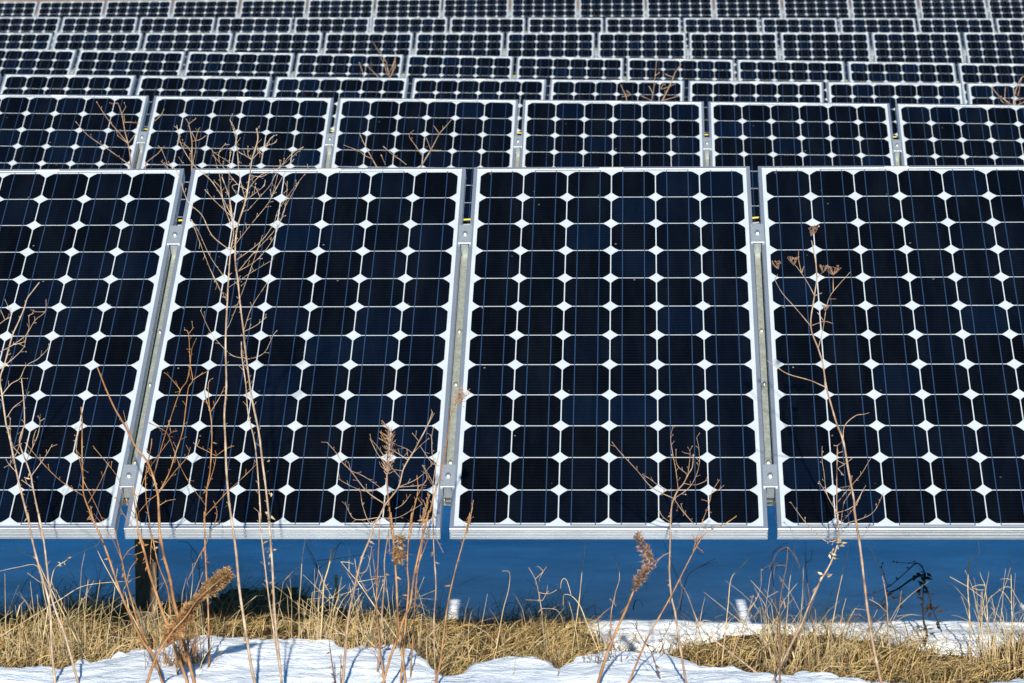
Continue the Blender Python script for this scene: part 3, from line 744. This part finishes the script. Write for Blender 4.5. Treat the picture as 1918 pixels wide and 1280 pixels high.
weed('rusty brown stalk with ragged top just right of the third panel gap', 7.45, M_DARK, '4 90,1250 90,900 90,700 110,550 140,400 150,260', 2.6, ['4 150,300 80,290 10,420', '4 155,280 220,350 240,420', '4 115,500 130,420', '4 140,400 60,400 45,480'], seed=29, twig=(.03, .012, .0017))
# smaller ones that grow from the sunlit edge into the shade of the front row
weed('small grey forked weed before the blue shade, right of the middle gap', 8.1, M_TAN, '3 225,830 215,720 195,600 170,500 120,410', 1.9, ['3 170,510 230,440 270,380', '3 215,620 270,610 330,580', '3 230,680 330,730 380,820', '3 225,660 255,600 262,545', '3 190,650 100,655', '3 180,440 190,400', '3 200,500 240,420'], seed=31, twig=(.03, .008, .0014))
weed('thin upright straw with darkened upper half, under the third panel', 8.1, M_STRAW, '3 485,760 500,650 510,550 530,350 550,210', 1.7, seed=32, twig=None)
weed('straw with two hooked tips before the shade, under the third panel', 8.1, M_STRAW, '3 545,800 500,690 440,625 390,615 380,640 380,705', 1.6, ['3 440,610 410,520 385,495 365,520 360,570'], seed=33, twig=None)
weed('thin crooked straw with a curled leaf, under the third panel', 8.1, M_PINK, '3 735,830 740,740 770,600 800,500 790,400 755,305', 1.6, ['3 765,620 760,680', '3 740,700 730,650'], seed=34, twig=(.05, .01, .0025))
weed('bent pale straw leaning right near the bright sun slit', 8.1, M_STRAW, '3 1600,820 1615,680 1635,500 1700,420 1790,320', 1.8, ['3 1700,420 1760,350'], seed=35, twig=None)
weed('small stalk hung with curled rusty leaves right of the bright sun slit', 8.1, M_PINK, '3 1680,980 1720,870 1760,760 1800,690 1830,640 1860,540 1860,420', 1.8, ['3 1760,760 1800,630'], seed=36, twig=(.02, .008, .0035))
weed('dark thin weed with one drooping black leaf, behind the forked pink weed', None, M_DARK, '3 1250,760 1300,500 1400,410 1540,370', 1.6, ['3 1260,540 1200,400 1130,210', '3 1400,410 1520,345'], seed=37, twig=None)
weed('short hooked silver straw beside the left sun slit', 8.1, M_STRAW, '2 1830,830 1850,720 1890,570 1895,450 1840,440', 1.7, seed=38, twig=None)
weed('thick pale cut straw stump standing in the grass, mid left', None, M_STRAW, 'o 290,740 297,600 297,420', 5.2, seed=39, twig=None, rt=.95)
weed('pale stalk with a broken bent over head before the shade, under the right panel', 8.1, M_STRAW, 'p 530,1085 533,900 530,700 515,430 535,210', 2.6, ['p 535,245 610,170 605,50'], seed=40, twig=None, rt=.8)
weed('long straw with a darkened blade tip under the right panel', 8.1, M_STRAW, '4 470,890 500,750 520,640 560,460 600,300 610,230', 2.0, seed=41, twig=None)
weed('thin pale stalk crossing the umbel stalk foot, under the right panel', 8.1, M_TAN, '4 910,970 895,750 890,650 850,450 790,310 730,220', 2.0, ['4 895,770 830,690 760,650', '4 850,460 890,420', '4 920,840 980,720 1000,590'], seed=42, twig=(.06, .01, .0015))
root, kn, Yb = weed('dead weed bent over under the right panel, its shade put into the colour', None, M_BLACK, '4 1170,1010 1190,900 1165,800 1165,600 1180,460', 4.6,
     [(4.2, '4 1180,460 1080,500 980,570 900,610 840,690 770,690'), (3.8, '4 1300,890 1240,740 1200,600 1165,540'), (2.6, '4 1180,460 1120,380 1010,470 900,560 750,620'), '4 1120,385 1050,380 965,375', '4 980,570 1000,600 975,640', '4 900,730 1000,712', '4 880,560 850,410'], seed=43, twig=(.025, .010, .003))
leaf_bits(root, parse('4 1170,465 1150,480 1100,480 1140,610 1160,590 975,630 870,680 920,600 1240,740 1225,700 1250,825 1120,450 1175,560'), Yb, 9, M_BLACK, .023, 4, 'withered_leaf')
# --- thin dry stalks and blades in front of the blue shade
weed('pale bent stalk with a round dry button at its tip, far left', 8.02, M_STRAW, '1 330,470 270,350 180,305 115,245 102,225', 1.5, seed=61, twig=None, to_ground=True)
weed('long pale stalk lying almost level at the far left edge', 8.05, M_STRAW, '1 330,620 280,405 140,410 0,440', 1.5, seed=62, twig=None)
weed('pale twig rising right across the shade, left of the dark timber post', 8.0, M_STRAW, '1 370,640 400,440 480,370 600,300 720,250', 1.5, ['1 700,255 760,200'], seed=63, twig=(.08, .01, .0014))
weed('arching straw bowed low before the dark timber post', 8.06, M_STRAW, '1 470,640 600,560 750,530 980,515', 1.3, seed=64, twig=None)
weed('straight straw slanting up to the frame just left of the dark timber post', 7.95, M_STRAW, '1 830,480 760,350 690,200', 1.4, seed=65, twig=None)
weed('dark looping dead blade in the shade right of the dark timber post', 8.5, M_DARK, '1 1500,560 1480,340 1440,270 1400,225 1330,220', 1.6, ['1 1480,420 1430,330 1440,300', '1 1500,470 1560,400'], seed=66, twig=None)
weed('broken dark twigs in the shade left of the cut straw stump', 8.5, M_DARK, 'o 60,560 150,370 50,160 40,130', 1.5, ['o 150,370 260,290 330,160 375,190', 'o 145,300 260,290 400,270 540,240', 'o 60,200 150,350', 'o 270,230 320,130'], seed=67, twig=None)
weed('slender straw with a thick pale upper joint, left of the cut straw stump', 8.05, M_STRAW, 'o 190,640 200,480 240,340 260,200', 2.2, ['o 200,470 280,620', 'o 195,480 155,375', 'o 240,340 300,200'], seed=68, twig=None, rt=.9)
weed('crossed pale straws bent at the knee, between the stump and the rust stalks', 8.0, M_STRAW, 'o 560,600 470,470 400,390 335,310', 1.6, ['o 335,310 400,315 440,330', 'o 470,470 445,280', 'o 430,430 400,180', 'o 520,540 560,640', 'o 500,480 640,440'], seed=69, twig=None)
weed('dark drooping blades hanging below the frame, just right of the third gap', 8.25, M_DARK, '4 60,700 30,350 90,260 150,230', 1.8, ['4 60,420 75,390 130,375', '4 110,290 180,300 240,390'], seed=70, twig=None)
weed('curved dark blade tip below the frame, left of the bushy tan weed', 8.2, M_DARK, '4 320,700 285,400 320,360 332,280', 1.8, ['4 285,400 280,220'], seed=71, twig=None)
weed('short pale stalk fork right of the dark bent over weed', 8.1, M_STRAW, 'p 690,900 680,640 660,440 630,370 590,210', 1.9, ['p 660,440 600,440 550,460', 'p 665,480 600,480 540,485'], seed=72, twig=None)
weed('long pale culm with one sloping blade at the right edge', 8.06, M_STRAW, 'p 900,860 890,600 885,330 875,140', 1.9, ['p 890,400 850,385 790,390', 'p 890,560 830,510 780,480', 'p 995,660 930,540 870,455 800,460'], seed=73, twig=None)
# --- weeds between the panel rows further back
GB = 'dead weed tops between the panel rows'
weed('weed top with long bare twigs before the left end of the second row', 11.3, M_PINK, 'i 850,960 850,850 820,680 780,520 740,300 690,160', 3.4, ['i 820,680 680,510 560,370 420,150', 'i 810,910 560,750 300,570 150,400', 'i 820,610 920,560', 'i 780,410 850,405 950,420', 'i 1150,400 1240,320 1280,240', 'i 800,660 690,580', 'i 735,240 790,210', 'i 770,380 770,330', 'i 640,190 610,170'], seed=51, br=2.2, twig=(.05, .014, .0030), group=GB)
weed('forked weed top behind the upper left corner of the second front panel', 11.0, M_PINK, 'i 1640,970 1640,800 1640,650 1600,430 1560,360', 3.0, ['i 1640,640 1740,630 1820,580', 'i 1610,430 1690,360', 'i 1710,970 1690,760 1690,640 1720,510 1740,480', 'i 1690,640 1640,540', 'i 1640,800 1560,700 1450,650'], seed=52, br=2.0, twig=(.06, .014, .0026), group=GB)
weed('low weed twigs before the second row, right of its first gap', 11.1, M_PINK, 'i 1050,960 1060,920 1200,810 1250,750 1290,710', 2.4, ['i 1250,750 1310,900 1330,1000', 'i 1250,750 1210,710', 'i 1520,930 1470,850', 'i 1300,960 1250,910'], seed=53, twig=(.06, .012, .0026), group=GB)
weed('weed top of two long straight twigs before the third panel of the second row', 11.2, M_PINK, 'j 840,1225 920,1090 1000,940 1060,870 1110,810', 2.8, ['j 1000,940 950,870', 'j 840,1140 780,1050 720,960 760,910', 'j 950,1030 880,980', 'j 930,1090 1010,1095'], seed=54, br=2.0, twig=(.07, .014, .0026), group=GB)
weed('weed top with three slanting twigs before the second row, left of centre', 11.4, M_PINK, 'j 410,1225 380,1170 310,1040 260,930', 2.6, ['j 350,1220 310,1140 260,1100 120,1045', 'j 500,1222 460,1130', 'j 690,1222 640,1180 580,1140 480,1055'], seed=55, br=2.2, twig=(.08, .012, .0024), group=GB)
weed('blurred weed top before the fourth row, left of centre', 20.0, M_PINK, 'j 540,430 520,330 500,260 440,180 390,100', 3.6, ['j 560,420 590,320 590,250 600,200', 'j 440,420 390,370 340,320', 'j 300,420 290,370 260,280', 'j 520,400 560,330 560,240', 'j 530,380 490,300 460,240', 'j 560,390 600,280'], seed=56, br=3.6, twig=(.10, .04, .004), group=GB)
weed('blurred weed top before the third row, right of centre', 15.6, M_PINK, 'k 1100,1180 1220,940 1290,780 1330,680 1430,550', 4.4, ['k 920,1180 940,1060 960,930 980,750 1000,520', 'k 1200,990 1320,890', 'k 1180,1030 1080,980 1120,900', 'k 960,1050 880,940', 'k 1150,1100 1380,1100', 'k 930,1130 750,1100', 'k 1240,790 1160,730', 'k 980,720 1050,700'], seed=57, br=3.2, twig=(.07, .03, .0045), group=GB)
weed('small blurred weed tip before the third row, under a row four gap', 15.6, M_PINK, 'k 490,1180 480,1100 430,1000 390,900', 3.2, ['k 490,1120 560,1080 500,1010', 'k 490,1120 430,1110'], seed=58, br=2.8, twig=(.05, .03, .0045), group=GB)
weed('blurred weed top with fanning twigs before the third row at the far right', 15.6, M_PINK, 'l 765,510 760,440 790,300 850,170 900,150', 3.6, ['l 720,500 650,430 570,370 500,280', 'l 700,480 630,460 550,430', 'l 800,500 880,460', 'l 665,400 660,290', 'l 800,430 900,410', 'l 810,380 830,290 870,210'], seed=59, br=3.0, twig=(.07, .03, .004), group=GB)

# ------------------------------------------------------------------ dry grass
def blade(mb, p, az, lean, L, w, curl, mi=0):
    """a bent grass blade of three segments"""
    d = Vector((math.cos(az), math.sin(az), 0)); s = Vector((-math.sin(az), math.cos(az), 0))
    q = p.copy(); a = lean; vs = []
    for k in range(4):
        ww = w * (1, .9, .65, .12)[k]
        vs += [tuple(q - s * ww), tuple(q + s * ww)]
        q = q + (d * math.sin(a) + Vector((0, 0, math.cos(a)))) * (L / 3)
        a += curl
    mb.add(vs, [(0, 1, 3, 2), (2, 3, 5, 4), (4, 5, 7, 6)], mi)
rg = random.Random(21)
mb = MB()
cnt = 0
while cnt < 24000:
    x, y = rg.uniform(-1.75, 1.75), rg.uniform(7.55, 9.35)
    t = snow_t(x, y)
    dens = 1.0 if t < -.004 else (.12 if t < .018 else .004)
    shade_edge = 1 - .85 * sstep(8.80, 9.05, y)
    cl = .5 + 1.1 * noise.noise(Vector((x * 4.2, y * 5, 7)))
    if rg.random() > dens * shade_edge * max(.10, cl): continue
    cnt += 1
    p = Vector((x, y, ground_z(x, y) - .008))
    n1 = noise.noise(Vector((x * 6, y * 6, 1)))
    big = max(.30, .75 + 1.3 * noise.noise(Vector((x * 4.5, y * 6, 12))))
    tall = rg.random() < .03
    L = rg.uniform(.10, .20) if tall else rg.uniform(.05, .15) * big
    az = rg.choice((0, math.pi)) + rg.gauss(1.2 * n1, .75)
    d = Vector((math.cos(az), math.sin(az), 0)); sd = Vector((-math.sin(az), math.cos(az), 0)) * rg.uniform(.5, 1) + Vector((0, -.45, .45))
    a = rg.uniform(0, .8); da = rg.uniform(.1, .75); tw = rg.uniform(-.25, .25)
    w = rg.uniform(.0007, .0017); q = p.copy(); vs = []
    for k in range(6):
        ww = w * (1, 1, .95, .8, .6, .15)[k]
        vs += [tuple(q - sd * ww), tuple(q + sd * ww)]
        q = q + (d * math.sin(a) + Vector((0, 0, math.cos(a)))) * (L / 5)
        q.z = max(q.z, p.z + .006)
        a += da * rg.uniform(.3, 1.5); az += tw; d = Vector((math.cos(az), math.sin(az), 0))
    mb.add(vs, [(2 * i, 2 * i + 1, 2 * i + 3, 2 * i + 2) for i in range(5)], rg.choice((0, 0, 0, 1, 1, 2, 3, 3, 3, 4, 4)))
M_GREEN = plant_mat('olive_green_blades', [(.3, (.05, .075, .018)), (.6, (.12, .14, .04)), (.8, (.24, .22, .08))], 20)
M_GOLD = plant_mat('golden_grass_blades', [(.3, (.30, .19, .065)), (.6, (.46, .32, .13)), (.8, (.58, .44, .22))], 25)
M_LITTER = plant_mat('brown_grass_litter', [(.3, (.05, .033, .016)), (.6, (.13, .085, .04)), (.8, (.24, .16, .08))], 25)
o = mb.build('dry_grass', [M_GRASS, M_STRAW, M_GREEN, M_GOLD, M_LITTER])
tag(o, 'matted dry yellow grass along the melting snow edge below the front row', 'grass', kind='stuff')
def tuft(label, px, Y, n, hmin, hmax, spread, seed, m, lean=.25, droop=.5, rad=.0013, name='dry_grass_tuft', cat='grass tuft'):
    """straws standing in one clump"""
    rnd = random.Random(seed)
    c = at(px, 1150, Y); c.z = ground_z(c.x, c.y)
    mb = MB(); lb = mb
    for i in range(max(8, int(n * .72))):
        p = c + Vector((rnd.gauss(0, spread * 1.15), rnd.gauss(0, spread * .5), 0)); p.z = ground_z(p.x, p.y) - .02
        az = rnd.uniform(0, 6.283); a = abs(rnd.gauss(0, lean)); H = rnd.uniform(hmin, hmax) * rnd.choice((.6, .75, .9, 1))
        d = Vector((math.cos(az), math.sin(az) * .7, 0))
        pts = [p.copy()]; q = p.copy(); ns = 6; kink = rnd.randint(2, 6); ka = rnd.choice((0, .3, .9, 1.6, 2.2)) * droop * 1.5
        for k in range(ns):
            q = q + (d * math.sin(a) + Vector((0, 0, math.cos(a)))) * (H / ns)
            a += droop * rnd.uniform(-.15, .30) + (ka if k + 1 == kink else 0); az += rnd.uniform(-.35, .35); d = Vector((math.cos(az), math.sin(az) * .7, 0))
            pts.append(q.copy())
        r = rad * rnd.uniform(.5, 1.15)
        mb.tube(pts, [r * (1 - .6 * k / ns) for k in range(ns + 1)], 4)
        if rnd.random() < .5:
            k = rnd.randint(1, ns - 1)
            blade(lb, pts[k], rnd.uniform(0, 6.28), rnd.uniform(.3, 1.3), rnd.uniform(.04, .12), .0016, rnd.uniform(.2, .8))
    root = empty(name, c)
    child(root, mb, 'straws', m)
    tag(root, label, cat, 'dry grass tufts below the front row')
    return root
tuft('tangled tuft of pale straws at the foot of the far left weeds', 95, 8.05, 80, 0.15, 0.36, .055, 1, M_STRAW, .35, .55)
tuft('loose straw tuft at the very left edge of the grass', 25, 8.14, 34, 0.11, 0.28, .06, 2, M_STRAW, .35, .6)
tuft('tuft of thin straws left of the dark timber post', 190, 8.14, 52, 0.11, 0.28, .07, 3, M_STRAW, .4, .6)
tuft('tuft of golden straws standing before the dark timber post', 280, 8.12, 62, 0.13, 0.33, .05, 4, M_STRAW, .28, .5)
tuft('thin straw tuft behind the bent golden plume', 365, 8.14, 29, 0.11, 0.26, .05, 5, M_STRAW, .4, .6)
tuft('dense brown stubble tuft in the snow at the foot of the bent golden plume', 343, 7.72, 150, .06, .16, .030, 6, M_RUST, .28, .25, .0012)
tuft('tall straw tuft left of the cut straw stump', 578, 8.12, 46, 0.15, 0.40, .045, 7, M_STRAW, .25, .6)
tuft('straw tuft just right of the cut straw stump', 668, 8.11, 46, 0.15, 0.36, .04, 8, M_STRAW, .35, .7)
tuft('broad tangle of straws among the rust stalks, mid left', 735, 8.07, 69, 0.13, 0.33, .05, 9, M_STRAW, .5, .6)
tuft('straw tuft at the foot of the left sun slit', 835, 8.12, 29, 0.11, 0.24, .04, 10, M_STRAW, .5, .6)
tuft('low tuft of bent straws between the grass and the small grey weed', 975, 8.11, 18, 0.09, 0.22, .05, 11, M_STRAW, .6, .8)
tuft('low straw tuft between the small grey weed and the hooked straw', 1085, 8.09, 20, 0.09, 0.24, .05, 12, M_STRAW, .6, .8)
tuft('tall tuft of arching straws just right of the third panel gap', 1455, 8.07, 50, 0.15, 0.39, .05, 13, M_STRAW, .28, .9)
tuft('arching straw tuft at the foot of the bushy tan weed', 1515, 8.05, 46, 0.13, 0.36, .05, 14, M_STRAW, .3, .9)
tuft('loose arching straws left of the umbel stalk foot', 1585, 8.05, 20, 0.11, 0.32, .06, 15, M_STRAW, .35, .9)
tuft('bleached tuft of drooping straws second from the right edge', 1852, 8.04, 39, 0.19, 0.36, .022, 16, M_STRAW, .12, 1.0, .0016)
tuft('bleached tuft of drooping straws at the right edge', 1902, 8.02, 34, 0.19, 0.40, .03, 17, M_STRAW, .16, .9, .0016)
tuft('brown twiggy tuft in the snow at the foot of the dark plumed goldenrod', 1125, 7.75, 34, .04, .12, .035, 18, M_DARK, .7, .5, .0012)
tuft('small brown moss like clump melted out of the front snow', 1040, 7.85, 60, .015, .05, .022, 19, M_DARK, .8, .5, .0010)
tuft('dark twiggy litter at the hollow in the snow, mid left', 760, 7.95, 70, .04, .13, .05, 20, M_DARK, 1.0, .3, .0014)
